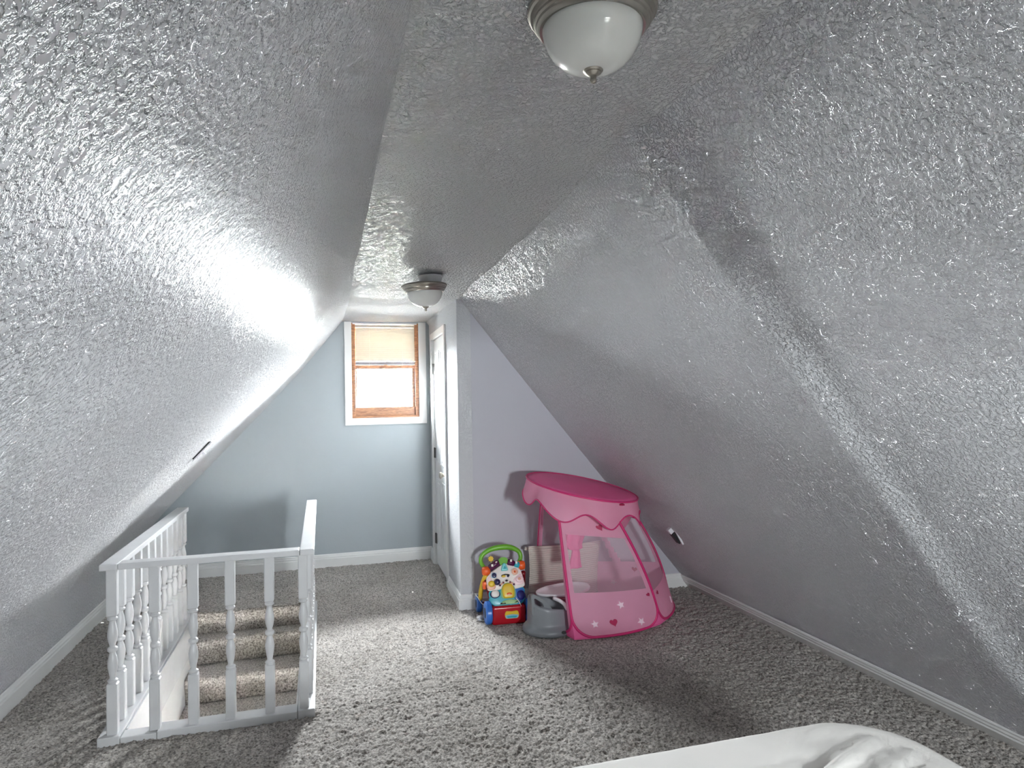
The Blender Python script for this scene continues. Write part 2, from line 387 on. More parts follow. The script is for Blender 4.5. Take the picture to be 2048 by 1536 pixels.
# stairwell shaft walls and the lower hall floor
b = MB(); b.box(WX0 - .06, WX0, WY0 - .08, WY1 + .6, -2.3, -.013); b.box(WX0 - .06, WX0, WY0 - .05, WY1, -.013, .002)
tag(b.build('wall_stairwell_left', 'trim'), 'white plaster wall of the stairwell under the sloping-side railing', 'wall', kind='structure')
tag(MB().box(WX1, WX1 + .06, WY0 - .08, WY1 + .6, -2.3, -.013).build('wall_stairwell_right', 'trim'), 'white plaster wall of the stairwell on the open floor side', 'wall', kind='structure')
b = MB(); b.box(WX0 - .06, WX1 + .06, WY0 - .10, WY0 - .02, -1.0, -.013)
tag(b.build('wall_stairwell_front', 'trim'), 'white plaster edge of the stairwell under the front railing', 'wall', kind='structure')
tag(MB().box(WX0 - .06, WX1 + .06, 1.6, WY1 + .6, -2.4, -2.3).build('floor_lower_hall', 'carpet'), 'carpeted hall floor at the foot of the stairs', 'floor', kind='structure')

# carpeted steps
st = empty('staircase', (0, 0, -2.3), label='grey carpeted stairs going down behind the white balusters', cat='stairs')
def step(y_nose, z_top, depth, h, top=False):
    prof = []                                            # (y,z) outline, nose towards the camera (-y)
    r = .03
    for k in range(9):
        a = PI / 2 + k / 8 * PI * .5
        prof.append((y_nose + r + r * math.cos(a), z_top - r + r * math.sin(a)))
    prof.append((y_nose + .006, z_top - r - .02)); prof.append((y_nose + .02, z_top - h)); prof.append((y_nose + depth, z_top - h)); prof.append((y_nose + depth, z_top))
    NX = 60; rings = []
    xs = [WX0 + .002 + (WX1 - WX0 - .004) * i / NX for i in range(NX + 1)]
    q = []
    for i in range(len(prof)):                           # refine the outline for pile relief
        a = prof[i]; c = prof[(i + 1) % len(prof)]; L_ = math.hypot(c[0] - a[0], c[1] - a[1]); n = max(1, int(L_ / .014))
        if i in (10, 11): n = 1
        for k in range(n): q.append((a[0] + (c[0] - a[0]) * k / n, a[1] + (c[1] - a[1]) * k / n))
    rr = random.Random(int(abs(z_top) * 1000))
    for x in xs:
        rings.append([(x, y + rr.uniform(-.005, .005) * (1 if y < y_nose + depth - .01 else 0), z + 2.3 + rr.uniform(-.006, .001)) for y, z in q])
    MB().loft(rings).build('step', 'carpet', st, smooth=True)
step(5.20, -.002, .10, .16)
step(5.075, -.160, .20, .17); step(4.84, -.330, .30, .17); step(4.59, -.500, .32, .18)
for k in range(9): step(4.34 - .25 * k, -.68 - .18 * k, .33, .18)

# ---------------------------------------------------------------- baseboards
def baseboard(name, A, Bp, label, h=.105):
    A = Vector((*A, 0)); Bp = Vector((*Bp, 0)); d = (Bp - A); L_ = d.length; d.normalize(); n = Vector((-d.y, d.x, 0))   # n points into the room
    prof = [(0, -.012), (.016, -.012), (.016, h * .62), (.012, h * .68), (.012, h * .78), (.008, h * .86), (.007, h * .95), (.003, h), (0, h)]
    MBo = MB().loft([[A + n * p + Vector((0, 0, z)) for p, z in prof], [Bp + n * p + Vector((0, 0, z)) for p, z in prof]])
    tag(MBo.build(name, 'trim'), label, 'baseboard', kind='structure')
sd = Vector((-.633, 0, .774)); sn = Vector((-.774, 0, -.633)); prof = [(-.004, -.02), (.018, -.02), (.018, .070), (.013, .077), (.013, .089), (.008, .098), (.007, .108), (.002, .115), (-.004, .115)]
b = MB().loft([[Vector((bx(y), y, 0)) + sn * p + sd * h for p, h in prof] for y in (YB, 1.9, YP)])
tag(b.build('baseboard_right', 'trim'), 'white moulded baseboard along the foot of the right slope', 'baseboard', kind='structure')
baseboard('baseboard_left', (-1.493, YF), (-1.493, YB), 'white baseboard along the low knee wall beyond the railing')
baseboard('baseboard_back', (.98, YF), (-1.49, YF), 'white baseboard along the blue-grey gable wall', .11)
baseboard('baseboard_partition', (2.74, YP), (.925, YP), 'white baseboard behind the toys on the closet wall', .10)
p0 = CW @ Vector((0, -.012, 0)); p1 = CW @ Vector((0, DY0 - .06, 0))
baseboard('baseboard_closet', (p0.x, p0.y), (p1.x, p1.y), 'short white baseboard between the closet door and the corner', .10)
p0 = CW @ Vector((0, DY1 + .06, 0)); p1 = CW @ Vector((0, 1.59, 0))
baseboard('baseboard_closet_far', (p0.x, p0.y), (p1.x, p1.y), 'short white baseboard between the closet door and the gable wall', .10)

# ---------------------------------------------------------------- far window
win = empty('window_1', (.575, YF, OZ0), label='small double-hung window with wooden sash and white casing', cat='window', kind='structure')
def W(name, m, boxes, bev=.002, parent=win):
    b = MB()
    for (x0, x1, y0, y1, z0, z1) in boxes: b.box(x0 - .575, x1 - .575, y0 - YF, y1 - YF, z0 - OZ0, z1 - OZ0, bev)
    return b.build(name, m, parent)
def casing(poly, name='casing'):                          # mitred board on the wall face
    b = MB(); b.prism([(x - .575, z - OZ0) for x, z in poly], lambda x, z: (x, .0, z), lambda x, z: (x, -.018, z)); b.build(name, 'trim', win)
X0, X1, Z0, Z1 = .207, .948, 1.258, 2.200
casing([(X0, Z0), (OX0, OZ0), (OX0, Z1), (X0, Z1)]); casing([(X1, Z0), (X1, Z1), (OX1, Z1), (OX1, OZ0)]); casing([(X0, Z0), (X1, Z0), (OX1, OZ0), (OX0, OZ0)])
W('jamb', 'wood', [(OX0, OX0 + .012, YF + .002, YF + .14, OZ0, OZ1)]); W('jamb', 'wood', [(OX1 - .012, OX1, YF + .002, YF + .14, OZ0, OZ1)])
W('jamb', 'trim', [(OX0 + .012, OX1 - .012, YF + .002, YF + .14, OZ1 - .012, OZ1)])
W('sill', 'wood', [(OX0, OX1, YF - .004, YF + .14, OZ0, OZ0 + .020)], .004)
W('stop_bead', 'wood', [(OX0 + .012, OX0 + .034, YF + .004, YF + .03, OZ0 + .02, OZ1 - .012)]); W('stop_bead', 'wood', [(OX1 - .034, OX1 - .012, YF + .004, YF + .03, OZ0 + .02, OZ1 - .012)])
def sash(name, z0, z1, y0, y1, gx0, gx1, gz0, gz1):
    s_ = W(name, 'wood', [(OX0 + .014, OX1 - .014, y0, y1, z0, gz0), (OX0 + .014, OX1 - .014, y0, y1, gz1, z1), (OX0 + .014, gx0, y0, y1, gz0, gz1), (gx1, OX1 - .014, y0, y1, gz0, gz1)], .003)
    W('pane', 'glass', [(gx0 - .004, gx1 + .004, (y0 + y1) / 2 - .002, (y0 + y1) / 2 + .002, gz0 - .004, gz1 + .004)], 0, s_)
    return s_
ls = sash('lower_sash', 1.338, 1.808, YF + .035, YF + .070, .318, .822, 1.418, 1.772)
sash('upper_sash', 1.775, 2.178, YF + .078, YF + .112, .318, .832, 1.812, 2.135)
W('sash_lock', 'darkmetal', [(.555, .60, YF + .030, YF + .06, 1.808, 1.820)], .002, ls)

# venetian blind, pulled halfway
bl = empty('window_blind', (.575, YF + .018, 1.80), label='cream venetian blind lowered over the top half of the small window', cat='blind')
bx0, bx1 = .305 - .575, .868 - .575
MB().box(bx0, bx1, -.012, .014, .352, .376, .002).build('head_rail', 'blind', bl)
for k in range(17):
    z = .052 + k * .0178
    b = MB(); rows = []
    for x in (bx0 + .002, bx1 - .002):
        rows.append([(x, -.0035 + .007 * t, z + .0121 - .0242 * t + .0045 * math.sin(PI * t)) for t in [i / 4 for i in range(5)]] + [(x, -.0028 + .007 * t, z + .0122 - .0242 * t + .0045 * math.sin(PI * t)) for t in [1 - i / 4 for i in range(5)]])
    b.loft(rows); b.build('slat', 'blind', bl, smooth=False)
MB().box(bx0, bx1, -.010, .010, .008, .036, .002).build('bottom_rail', 'blindrail', bl)
for x in (-.145, .155):
    MB().tube([(x, -.0135, .352), (x + .002, -.0135, .18), (x, -.0135, -.004)], .0014, 5).build('lift_cord', 'blind', bl)

# ---------------------------------------------------------------- rear window, unseen, added and sized for fill light
rw = empty('fill_window', ((RX0 + RX1) / 2, YB, RZ0), label='unseen white-framed window added for fill light in the gable behind the bed', cat='window', kind='structure')
def Wr(name, m, bxs):
    b = MB(); cx = (RX0 + RX1) / 2
    for (x0, x1, y0, y1, z0, z1) in bxs: b.box(x0 - cx, x1 - cx, y0 - YB, y1 - YB, z0 - RZ0, z1 - RZ0, .002)
    return b.build(name, m, rw)
Wr('casing', 'trim', [(RX0 - .07, RX0, YB, YB + .018, RZ0 - .07, RZ1 + .07)]); Wr('casing', 'trim', [(RX1, RX1 + .07, YB, YB + .018, RZ0 - .07, RZ1 + .07)])
Wr('casing', 'trim', [(RX0, RX1, YB, YB + .018, RZ1, RZ1 + .07)]); Wr('casing', 'trim', [(RX0, RX1, YB, YB + .018, RZ0 - .07, RZ0)])
for k in range(2):
    z0 = RZ0 + k * (RZ1 - RZ0) / 2; z1 = z0 + (RZ1 - RZ0) / 2; y0 = YB - .06 - .03 * k
    Wr('sash', 'wood', [(RX0, RX0 + .04, y0, y0 + .03, z0, z1), (RX1 - .04, RX1, y0, y0 + .03, z0, z1), (RX0 + .04, RX1 - .04, y0, y0 + .03, z0, z0 + .035), (RX0 + .04, RX1 - .04, y0, y0 + .03, z1 - .035, z1)])
    Wr('pane', 'glass', [(RX0 + .04, RX1 - .04, y0 + .013, y0 + .017, z0 + .035, z1 - .035)])

# ---------------------------------------------------------------- closet door
dr = empty('door_1', (.93, YP, 0), -math.atan(.033), 'narrow white six-panel closet door with a silver knob', 'door', kind='structure')
def D(name, m, boxes, bev=.002, parent=None):
    b = MB()
    for q in boxes: b.box(*q, bev)
    return b.build(name, m, parent or dr)
slab = D('door_slab', 'door', [(.010, .044, DY0 + .004, DY1 - .004, .016, DZ - .004)])
# panels: (y range, z range)
w2 = (DY1 - DY0); ya = DY0 + .10; yb = DY0 + w2 / 2 - .045; yc = DY0 + w2 / 2 + .045; yd = DY1 - .10
for (y0, y1) in ((ya, yb), (yc, yd)):
    for (z0, z1) in ((.20, .78), (.92, 1.52), (1.62, 1.90)):
        pn = D('panel', 'door', [(.004, .016, y0, y1, z0, z0 + .018), (.004, .016, y0, y1, z1 - .018, z1), (.004, .016, y0, y0 + .018, z0 + .018, z1 - .018), (.004, .016, y1 - .018, y1, z0 + .018, z1 - .018)], .004)
        MB().box(.006, .016, y0 + .034, y1 - .034, z0 + .034, z1 - .034, .004).build('panel_field', 'door', pn)
for (y0, y1, z0, z1) in ((DY0 - .058, DY0, 0.0, DZ + .058), (DY1, DY1 + .058, 0.0, DZ + .058), (DY0, DY1, DZ, DZ + .058)):
    D('door_casing', 'trim', [(-.017, .0, y0, y1, z0, z1)], .004)
D('jamb', 'trim', [(.0, .09, DY0 - .001, DY0 + .003, 0, DZ)], 0); D('jamb', 'trim', [(.0, .09, DY1 - .003, DY1 + .001, 0, DZ)], 0)
for z in (.235, 1.0, 1.755):
    h = D('hinge', 'darkmetal', [(.004, .011, DY1 - .040, DY1 - .004, z - .045, z + .045)], .001)
    MB().lathe([(.006, -.046), (.006, .046)], (.002, DY1 - .004, z), 10).build('hinge_pin', 'darkmetal', h, smooth=False)
kn = MB(Matrix.Translation((.010, DY0 + .065, .87)) @ Matrix.Rotation(-PI / 2, 4, 'Y'))
kn.lathe([(.030, 0), (.030, .006), (.012, .010), (.011, .028), (.020, .036), (.027, .046), (.026, .056), (.016, .062), (.001, .063)], n=24)
kn.build('knob', 'nickel', dr, angle=40)
MB().box(.050, .10, DY0, DY1, 0, DZ).build('painted_closet_shade', 'dark', dr)  # dark box behind the slab paints in the shade of the closet interior

# ================================================================ STAIR RAILING
RL = empty('stair_railing', (-.49, 3.37, 0), label='white painted railing with turned balusters around the stair opening', cat='railing')
ox, oy = -.49, 3.37
def railbox(name, x0, x1, y0, y1, z0, z1, bev=.004): return MB().box(x0 - ox, x1 - ox, y0 - oy, y1 - oy, z0, z1, bev).build(name, 'rail', RL)
railbox('handrail', -.872, -.108, 3.328, 3.405, .752, .779)
railbox('handrail', -.945, -.874, 3.326, 4.985, .752, .780); railbox('handrail', -.106, -.040, 3.327, 4.985, .752, .780)
railbox('base_plate', -.72, -.125, 3.325, 3.415, -.012, .028); railbox('base_plate', -.866, -.722, 3.327, 3.405, -.012, .020)
railbox('base_plate', -.955, -.868, 3.322, 5.19, -.012, .030); railbox('base_plate', -.123, -.045, 3.324, 5.10, -.012, .032)
railbox('trim_board', -.868, -.858, 3.42, 5.19, -.20, .018); railbox('trim_board', -.135, -.124, 3.42, 5.10, -.20, .018)
def baluster_mesh():
    b = MB(); z0, z1 = .022, .755; a = .0215; s0, s1 = .250, .545
    b.box(-a, a, -a, a, z0, s0, .004, 1); b.box(-a, a, -a, a, s1, z1, .004, 1)
    pr = [(.017, s0 - .004), (.017, s0 + .004), (.021, s0 + .008), (.021, s0 + .014), (.013, s0 + .020), (.012, s0 + .026), (.016, s0 + .045), (.0205, s0 + .075), (.021, s0 + .092), (.017, s0 + .115), (.012, s0 + .130),
          (.0125, s0 + .135), (.020, s0 + .141), (.021, s0 + .148), (.020, s0 + .155), (.0125, s0 + .161), (.012, s0 + .166), (.017, s0 + .182), (.021, s0 + .205), (.0205, s0 + .222), (.016, s0 + .250), (.012, s0 + .268), (.013, s0 + .274), (.021, s0 + .280), (.021, s0 + .286), (.017, s0 + .290), (.017, s1 + .004)]
    b.lathe(pr, n=16)
    return b
bal0 = None
def put_bal(x, y, s_=1.0):
    global bal0
    if bal0 is None:
        bal0 = baluster_mesh().build('baluster', 'rail', RL, angle=35); o = bal0
    else:
        o = bal0.copy(); C.objects.link(o); o.parent = RL
    o.location = (x - ox, y - oy, 0); o.rotation_euler = (0, 0, 0)
for x in (-.903, -.733, -.575, -.417, -.246, -.094): put_bal(x, 3.365)
for k in range(11): put_bal(-.910, 3.365 + .148 * (k + 1) - (.02 if k == 10 else 0))
for k in range(10): put_bal(-.078, 3.365 + .155 * (k + 1))

# ================================================================ CEILING LIGHTS
def ceiling_light(pos, label, tilt=None, semi=False):
    t = empty('ceiling_light', pos, label=label, cat='ceiling light', group='ceiling lights')
    m = Matrix.Identity(4)
    if semi:
        dz = -.052
        MB().lathe([(.078, .0), (.080, -.006), (.072, -.012), (.066, -.040), (.062, -.046), (.04, -.047)], n=40).build('mounting_box', 'plastic', t, angle=50)
        MB().tube([(0, 0, -.046), (-.02, -.012, -.055), (-.035, -.02, -.068)], .006, 8).build('stem', 'darkmetal', t)
        m = Matrix.Translation((-.042, -.02, -.062)) @ Matrix.Rotation(math.radians(-3), 4, 'Y')
    s_ = 1.0
    pan = [(.02, .002), (.132, .002), (.139, -.002), (.1405, -.008), (.1385, -.013), (.134, -.016), (.131, -.023), (.128, -.026), (.127, -.031), (.123, -.034), (.121, -.039), (.117, -.042), (.114, -.046), (.108, -.045), (.106, -.040)]
    MB(m).lathe(pan, n=64, cap1=False).build('pan', 'nickel', t, angle=24)
    bowl = [(.1075, -.036), (.1085, -.046), (.106, -.060), (.099, -.080), (.086, -.100), (.068, -.117), (.045, -.128), (.020, -.1335), (.006, -.134)]
    MB(m).lathe(bowl + [(.006, -.131)] + [(r - .003, z + .003) for r, z in bowl[::-1][1:]], n=64, cap0=False, cap1=False).build('glass_bowl', 'frost', t, smooth=True)
    fin = [(.004, -.130), (.0215, -.131), (.0215, -.134), (.017, -.137), (.0175, -.139), (.012, -.143), (.0075, -.145), (.0065, -.150), (.0075, -.155), (.005, -.160), (.001, -.161)]
    MB(m).lathe(fin, n=24).build('finial', 'nickel', t, angle=50)
    return t
ceiling_light((.574, 1.325, 2.318), 'flush dome ceiling light in brushed nickel, the near large one')
ceiling_light((.655, 4.08, zc(4.08) - .006), 'dome ceiling light hanging loose below a white mounting box near the far window', semi=True)

# ================================================================ SWITCH AND OUTLET
def slope_frame(P, along, out):                           # local z up the slope, y = out of the wall
    z = Vector(along).normalized(); y = Vector(out).normalized(); x = y.cross(z)
    m = Matrix((x, y, z)).transposed().to_4x4(); m.translation = P; return m
dL = Vector((.42, 0, .455)); nL = Vector((.735, 0, -.678))
sw = empty('light_switch', (0, 0, 0), label='white toggle light switch on the textured left slope', cat='light switch')
sw.matrix_world = slope_frame((-.672, 4.24, 1.21), dL, nL)
MB().box(-.036, .036, .006, .013, -.075, .075, .003).build('cover_plate', 'plastic', sw)
MB().box(-.028, .028, -.03, .006, -.066, .066, .001).build('switch_box', 'black', sw)
MB().box(-.006, .006, .010, .034, -.016, .0, .002).build('toggle', 'plastic', sw)
for z in (-.05, .05): MB(Matrix.Translation((0, .0125, z)) @ Matrix.Rotation(-PI / 2, 4, 'X')).lathe([(.004, 0), (.003, .002)], n=10).build('screw', 'darkmetal', sw)
dR = Vector((-.635, 0, .77)).normalized(); nR = Vector((-.77, 0, -.635))
ou = empty('wall_outlet', (0, 0, 0), label='wall outlet with loose white cover and black socket on the right slope', cat='outlet')
ou.matrix_world = slope_frame((2.345, 4.13, .515), dR, nR)
MB().box(-.024, .024, -.05, .034, -.045, .040, .002).build('receptacle', 'black', ou)
MB(Matrix.Rotation(math.radians(10), 4, 'X')).box(-.040, -.027, .004, .016, -.060, .070, .001).build('cover_plate', 'plastic', ou)
MB().box(-.016, .016, .006, .036, .044, .082, .003).build('mounting_ear', 'plastic', ou)
MB().box(.024, .037, .002, .008, -.05, .05, .001).build('cover_edge', 'plastic', ou)

# ================================================================ BED
bed = empty('bed', (.89, .70, 0), label='bed corner covered by a white cotton sheet in the foreground', cat='bed')
bw, blh = .775, 1.055; cr = .23
def rrect(hx, hy, r, n=14):
    out = []
    for cx, cy, a0 in ((hx - r, hy - r, 0), (-hx + r, hy - r, PI / 2), (-hx + r, -hy + r, PI), (hx - r, -hy + r, 1.5 * PI)):
        for k in range(n + 1): a = a0 + PI / 2 * k / n; out.append((cx + r * math.cos(a), cy + r * math.sin(a)))
    P = [];
    for i in range(len(out)):
        a = out[i]; c = out[(i + 1) % len(out)]; L_ = math.hypot(c[0] - a[0], c[1] - a[1]); m_ = max(1, int(L_ / .025))
        for k in range(m_): P.append((a[0] + (c[0] - a[0]) * k / m_, a[1] + (c[1] - a[1]) * k / m_))
    return P
def seg_d(x, y, a, c):
    vx, vy = c[0] - a[0], c[1] - a[1]; t = max(0, min(1, ((x - a[0]) * vx + (y - a[1]) * vy) / (vx * vx + vy * vy)))
    return math.hypot(x - a[0] - t * vx, y - a[1] - t * vy), t
folds = [((.05, .62), (.62, .87), .017, .016), ((.18, .55), (.66, .78), .014, .015), ((.33, .56), (.60, .70), .012, .013), ((-.05, .72), (.30, .80), .008, .02), ((.45, .93), (.60, 1.02), .007, .02)]
def wr(x, y):
    h = 0
    for a, c, amp, wd in folds:
        d, t = seg_d(x, y, a, c); h += amp * math.exp(-(d / wd) ** 2) * math.sin(PI * (.1 + .8 * t)) - .5 * amp * math.exp(-((d - 2 * wd) / wd) ** 2)
    h += .0022 * math.sin(31 * x + 13 * y) * math.sin(17 * y - 9 * x) + .0015 * math.sin(57 * x - 22 * y)
    return h
base = rrect(bw, blh, cr); rings = []
def ring(scale_off, z, wrk=0):
    o_ = []
    for (x, y) in base:
        L_ = math.hypot(x, y)
        # move towards the inside along the outline normal approximation
        sx = (bw - scale_off) / bw; sy = (blh - scale_off) / blh
        X, Y = x * sx, y * sy; o_.append((X, Y, z + wrk * wr(X, Y)))
    return o_
rings.append(ring(.03, .23)); rings.append(ring(.004, .25)); rings.append(ring(0, .30)); rings.append(ring(0, .36)); rings.append(ring(.003, .41))
for k in range(1, 8):
    a = PI / 2 * k / 7; rings.append(ring(.003 + .075 * (1 - math.cos(a)), .41 + .080 * math.sin(a), .3 * k / 7))
for k in range(1, 34): rings.append(ring(.078 + .0195 * k, .490 + .012 * (1 - math.exp(-k / 5)), 1 if k < 28 else .5))
MB().loft(rings).build('mattress', 'sheet', bed, smooth=True)
MB().box(-bw + .02, bw - .02, -blh + .02, blh - .02, .10, .24, .02).build('box_spring', 'boxcloth', bed)
for sx in (-1, 1):
    for sy in (-1, 1): MB().lathe([(.02, -.01), (.025, .105)], (sx * (bw - .12), sy * (blh - .12), 0), 12).build('leg', 'black', bed)

# ================================================================ PINK POP-UP TENT
tent = empty('play_tent', (1.75, 4.15, 0), label='pink pop-up play tent with net windows and round top, leaning on the slope', cat='play tent')
tox, toy = 1.75, 4.15
DC = Vector((1.66, 4.165, .882)); DR = .372
dx = Vector((1, 0, -.178)).normalized(); dy = Vector((0, 1, .115)); dy = (dy - dx * dy.dot(dx)).normalized(); dn = dx.cross(dy)
def disc(a, r, h=0): return DC + dx * (r * math.cos(a)) + dy * (r * math.sin(a)) + dn * h
off = Vector((tox, toy, 0))
b = MB()
rings = [[disc(2 * PI * j / 64, DR * r, .018 * (1 - r * r) + hh) - off for j in range(64)] for r, hh in ((1, -.004), (1, .0), (.85, .0), (.7, 0), (.5, 0), (.3, 0), (.1, 0), (.01, 0))]
b.loft(rings, True, True, True).build('top', 'hot', tent, smooth=True)
MB().tube([disc(2 * PI * j / 64, DR + .002) - off for j in range(64)], .006, 6, closed=True).build('top_piping', 'pipe', tent, smooth=True)
# scalloped valance: a flared strip with wavy hem
NV = 160; rows = []
def hem(a):
    return .125 + .038 * math.sin(a * 8 + .6) + .012 * math.sin(a * 3 + 1)
def flare(a, t):
    tw = .05 * gs((a - 3.75), 0, .35) + .015 * math.sin(a * 8 + 2) + .02
    return tw * t
for i in range(9):
    t = i / 8; rows.append([disc(a, DR + flare(a, t)) - Vector((0, 0, hem(a) * t)) - off for a in [2 * PI * j / NV for j in range(NV)]])
MB().loft(rows, True, False, False).build('valance', 'pink', tent, smooth=True)
MB().tube([disc(a, DR + flare(a, 1) + .001) - Vector((0, 0, hem(a))) - off for a in [2 * PI * j / NV for j in range(NV)]], .0045, 6, closed=True).build('valance_piping', 'pipe', tent, smooth=True)
# ribs: order front-left, front-right, back-right, back-left (counter-clockwise seen from above)
TA = [math.radians(222), math.radians(276), math.radians(24), math.radians(118)]
Bt = [Vector((1.462, 3.835, .012)), Vector((2.085, 3.915, .012)), Vector((2.425, 4.42, .012)), Vector((1.475, 4.60, .012))]
ctr = Vector((1.85, 4.2, 0))
def rib(i, t):
    T = disc(TA[i], DR - .02, -.012); B_ = Bt[i]; o_ = (B_ - ctr); o_.z = 0; o_.normalize()
    md = T.lerp(B_, .55) + o_ * (.10 if i == 1 else .17 if i == 2 else .035)
    if i == 0: md = T.lerp(B_, .55) + Vector((-.02, -.03, 0))
    return T * (1 - t) ** 2 + md * (2 * t * (1 - t)) + B_ * t * t
def P(i, s_, t):
    j = (i + 1) % 4; a = rib(i, t); c = rib(j, t); p = a.lerp(c, s_); e = c - a; n = Vector((e.y, -e.x, 0)).normalized()
    bul = .06 * (t ** 1.5) * math.sin(PI * s_)
    return p + n * bul
RC = .16
def in_loop(s_, t, L_=.72):                                # rounded bottom corners in (s,t)
    rs, rt = .20, .17
    if t > 1 - rt:
        for c in (rs, 1 - rs):
            if (s_ < rs and c == rs) or (s_ > 1 - rs and c == 1 - rs):
                return ((s_ - c) / rs) ** 2 + ((t - (1 - rt)) / rt) ** 2 <= 1.0
    return True
def loop_path(i):
    rs, rt = .20, .17; q = [(0, t / 20 * (1 - rt)) for t in range(20)]
    q += [(rs - rs * math.cos(a), 1 - rt + rt * math.sin(a)) for a in [PI / 2 * k / 10 for k in range(11)]]
    q += [(rs + (1 - 2 * rs) * k / 12, 1) for k in range(1, 12)]
    q += [(1 - rs + rs * math.sin(a), 1 - rt + rt * math.cos(a)) for a in [PI / 2 * k / 10 for k in range(11)]]
    q += [(1, (1 - rt) * (1 - k / 20)) for k in range(1, 21)]
    return q
NS, NT = 60, 60
names = ['front', 'right', 'back', 'left']
def zone(i, s_, t):
    if not in_loop(s_, t): return 'corner_gusset'
    lim = {0: (.27, .66), 1: (.20, .70), 2: (.22, .66), 3: (.15, .80)}[i]
    bd = {0: .075, 1: .04, 2: .035, 3: .06}[i]
    if t < lim[0]: return 'upper_band'
    if t > lim[1]:
        return 'lower_panel' if i != 3 else ('doorway' if bd < s_ < 1 - bd else 'border')
    if s_ < bd or s_ > 1 - bd: return 'border'
    if i == 2 and abs(s_ - (.53 - .27 * t)) < .012 + .05 * t * t: return 'inner_strip'
    return 'net_window' if i != 3 else 'doorway'
mm = {'corner_gusset': 'hot', 'upper_band': 'pink', 'lower_panel': 'pink', 'border': 'pink', 'inner_strip': 'pink', 'net_window': 'net'}
for i in range(4):
    cells = {}
    for a in range(NS):
        for c in range(NT):
            z_ = zone(i, (a + .5) / NS, (c + .5) / NT)
            if z_ != 'doorway': cells.setdefault((z_, a < NS // 2 if z_ in ('border', 'corner_gusset') else 0), []).append((a, c))
    for (z_, _h), cl in cells.items():
        idx = {}; vv = []; ff = []
        for a, c in cl:
            f = []
            for (da, dc) in ((0, 0), (1, 0), (1, 1), (0, 1)):
                k = (a + da, c + dc)
                if k not in idx: idx[k] = len(vv); vv.append(P(i, k[0] / NS, k[1] / NT) - off)
                f.append(idx[k])
            ff.append(f)
        MB().add(vv, ff).build(z_, mm[z_], tent, smooth=True, fixn=False)
    MB().tube([P(i, *q) - off for q in loop_path(i)], .0085, 8).build('frame_piping', 'pipe', tent, smooth=True)
# tent floor
fl_ = [P(i, s_ / 10, 1) - off for i in range(4) for s_ in range(10)]
MB().loft([[Vector((p.x, p.y, .004)) for p in fl_], [Vector((p.x, p.y, .010)) for p in fl_]]).build('tent_floor', 'hot', tent)
# printed hearts and stars, thin prints on the cloth
def heart_pts(): return [(.0625 * math.sin(a) ** 3 * 16, .0625 * (13 * math.cos(a) - 5 * math.cos(2 * a) - 2 * math.cos(3 * a) - math.cos(4 * a))) for a in [2 * PI * k / 28 for k in range(28)]]
def star_pts(): return [((1 if k % 2 == 0 else .45) * math.sin(PI * k / 5), (1 if k % 2 == 0 else .45) * math.cos(PI * k / 5)) for k in range(10)]
def prnt(i, s_, t, size, kind, rot=0):
    c0 = P(i, s_, t); ex = (P(i, s_ + .01, t) - P(i, s_ - .01, t)).normalized(); ey = (P(i, s_, t - .01) - P(i, s_, t + .01)).normalized(); n = ex.cross(ey).normalized()
    if n.dot(c0 - Vector((1.8, 4.2, c0.z))) < 0: n = -n
    poly = heart_pts() if kind == 'heart' else star_pts(); cr_, sr_ = math.cos(rot), math.sin(rot)
    f = lambda h: (lambda x, y: c0 + ex * ((x * cr_ - y * sr_) * size) + ey * ((x * sr_ + y * cr_) * size) + n * h - off)
    MB().prism(poly, f(-.0035), f(.004)).build(kind + '_print', kind, tent)
for q in ((0, .42, .90, .026, 'heart', .15), (0, .62, .20, .022, 'heart', .4), (2, .60, .76, .022, 'heart', .3), (2, .22, .74, .02, 'heart', .2), (1, .12, .74, .016, 'heart', .5), (0, .93, .72, .014, 'heart', .5),
          (0, .55, .77, .028, 'star', .2), (0, .22, .90, .026, 'star', .1), (0, .74, .93, .03, 'star', .4), (2, .8, .8, .024, 'star', .1), (2, .4, .86, .024, 'star', .5), (1, .5, .9, .024, 'star', .2)): prnt(*q)
MB(Matrix.Identity(4)).lathe([(.016, -.004), (.018, 0), (.012, .006)], disc(math.radians(290), DR + .012) - off - Vector((0, 0, .012)), 12).build('button', 'heart', tent)
# tied-back curtain inside the doorway
pth = [Vector((1.52, 4.02, .76)), Vector((1.56, 4.03, .70)), Vector((1.565, 4.04, .62)), Vector((1.545, 4.04, .54)), Vector((1.555, 4.03, .49)), Vector((1.55, 4.03, .43)), Vector((1.548, 4.03, .385))]
cp = catmull(pth, 6); rad = []
for k in range(len(cp)):
    u = k / (len(cp) - 1); rad.append(.075 * (1 - u) ** .8 + .010 if u < .62 else .022 + .05 * (u - .62))
cb = MB(Matrix.Identity(4)); rgs = []
for p, r in zip(cp, rad): rgs.append([p - off + Vector((r * math.cos(a) * (1 + .18 * math.cos(5 * a)), .45 * r * math.sin(a) * (1 + .18 * math.cos(5 * a)), 0)) for a in [2 * PI * k / 30 for k in range(30)]])
cb.loft(rgs).build('tied_curtain', 'hot', tent, smooth=True)
rgs = [[Vector((1.60 + .045 * t, 4.10 + .05 * t, .73 - .13 * u * (1 - .6 * t) + .01 * math.sin(9 * t))) - off for u in (0, .33, .66, 1)] + [Vector((1.60 + .045 * t, 4.106 + .05 * t, .73 - .13 * u * (1 - .6 * t) + .01 * math.sin(9 * t))) - off for u in (1, .66, .33, 0)] for t in [k / 8 * 2 for k in range(9)]]
MB().loft(rgs).build('curtain_tie', 'hot', tent, smooth=True)

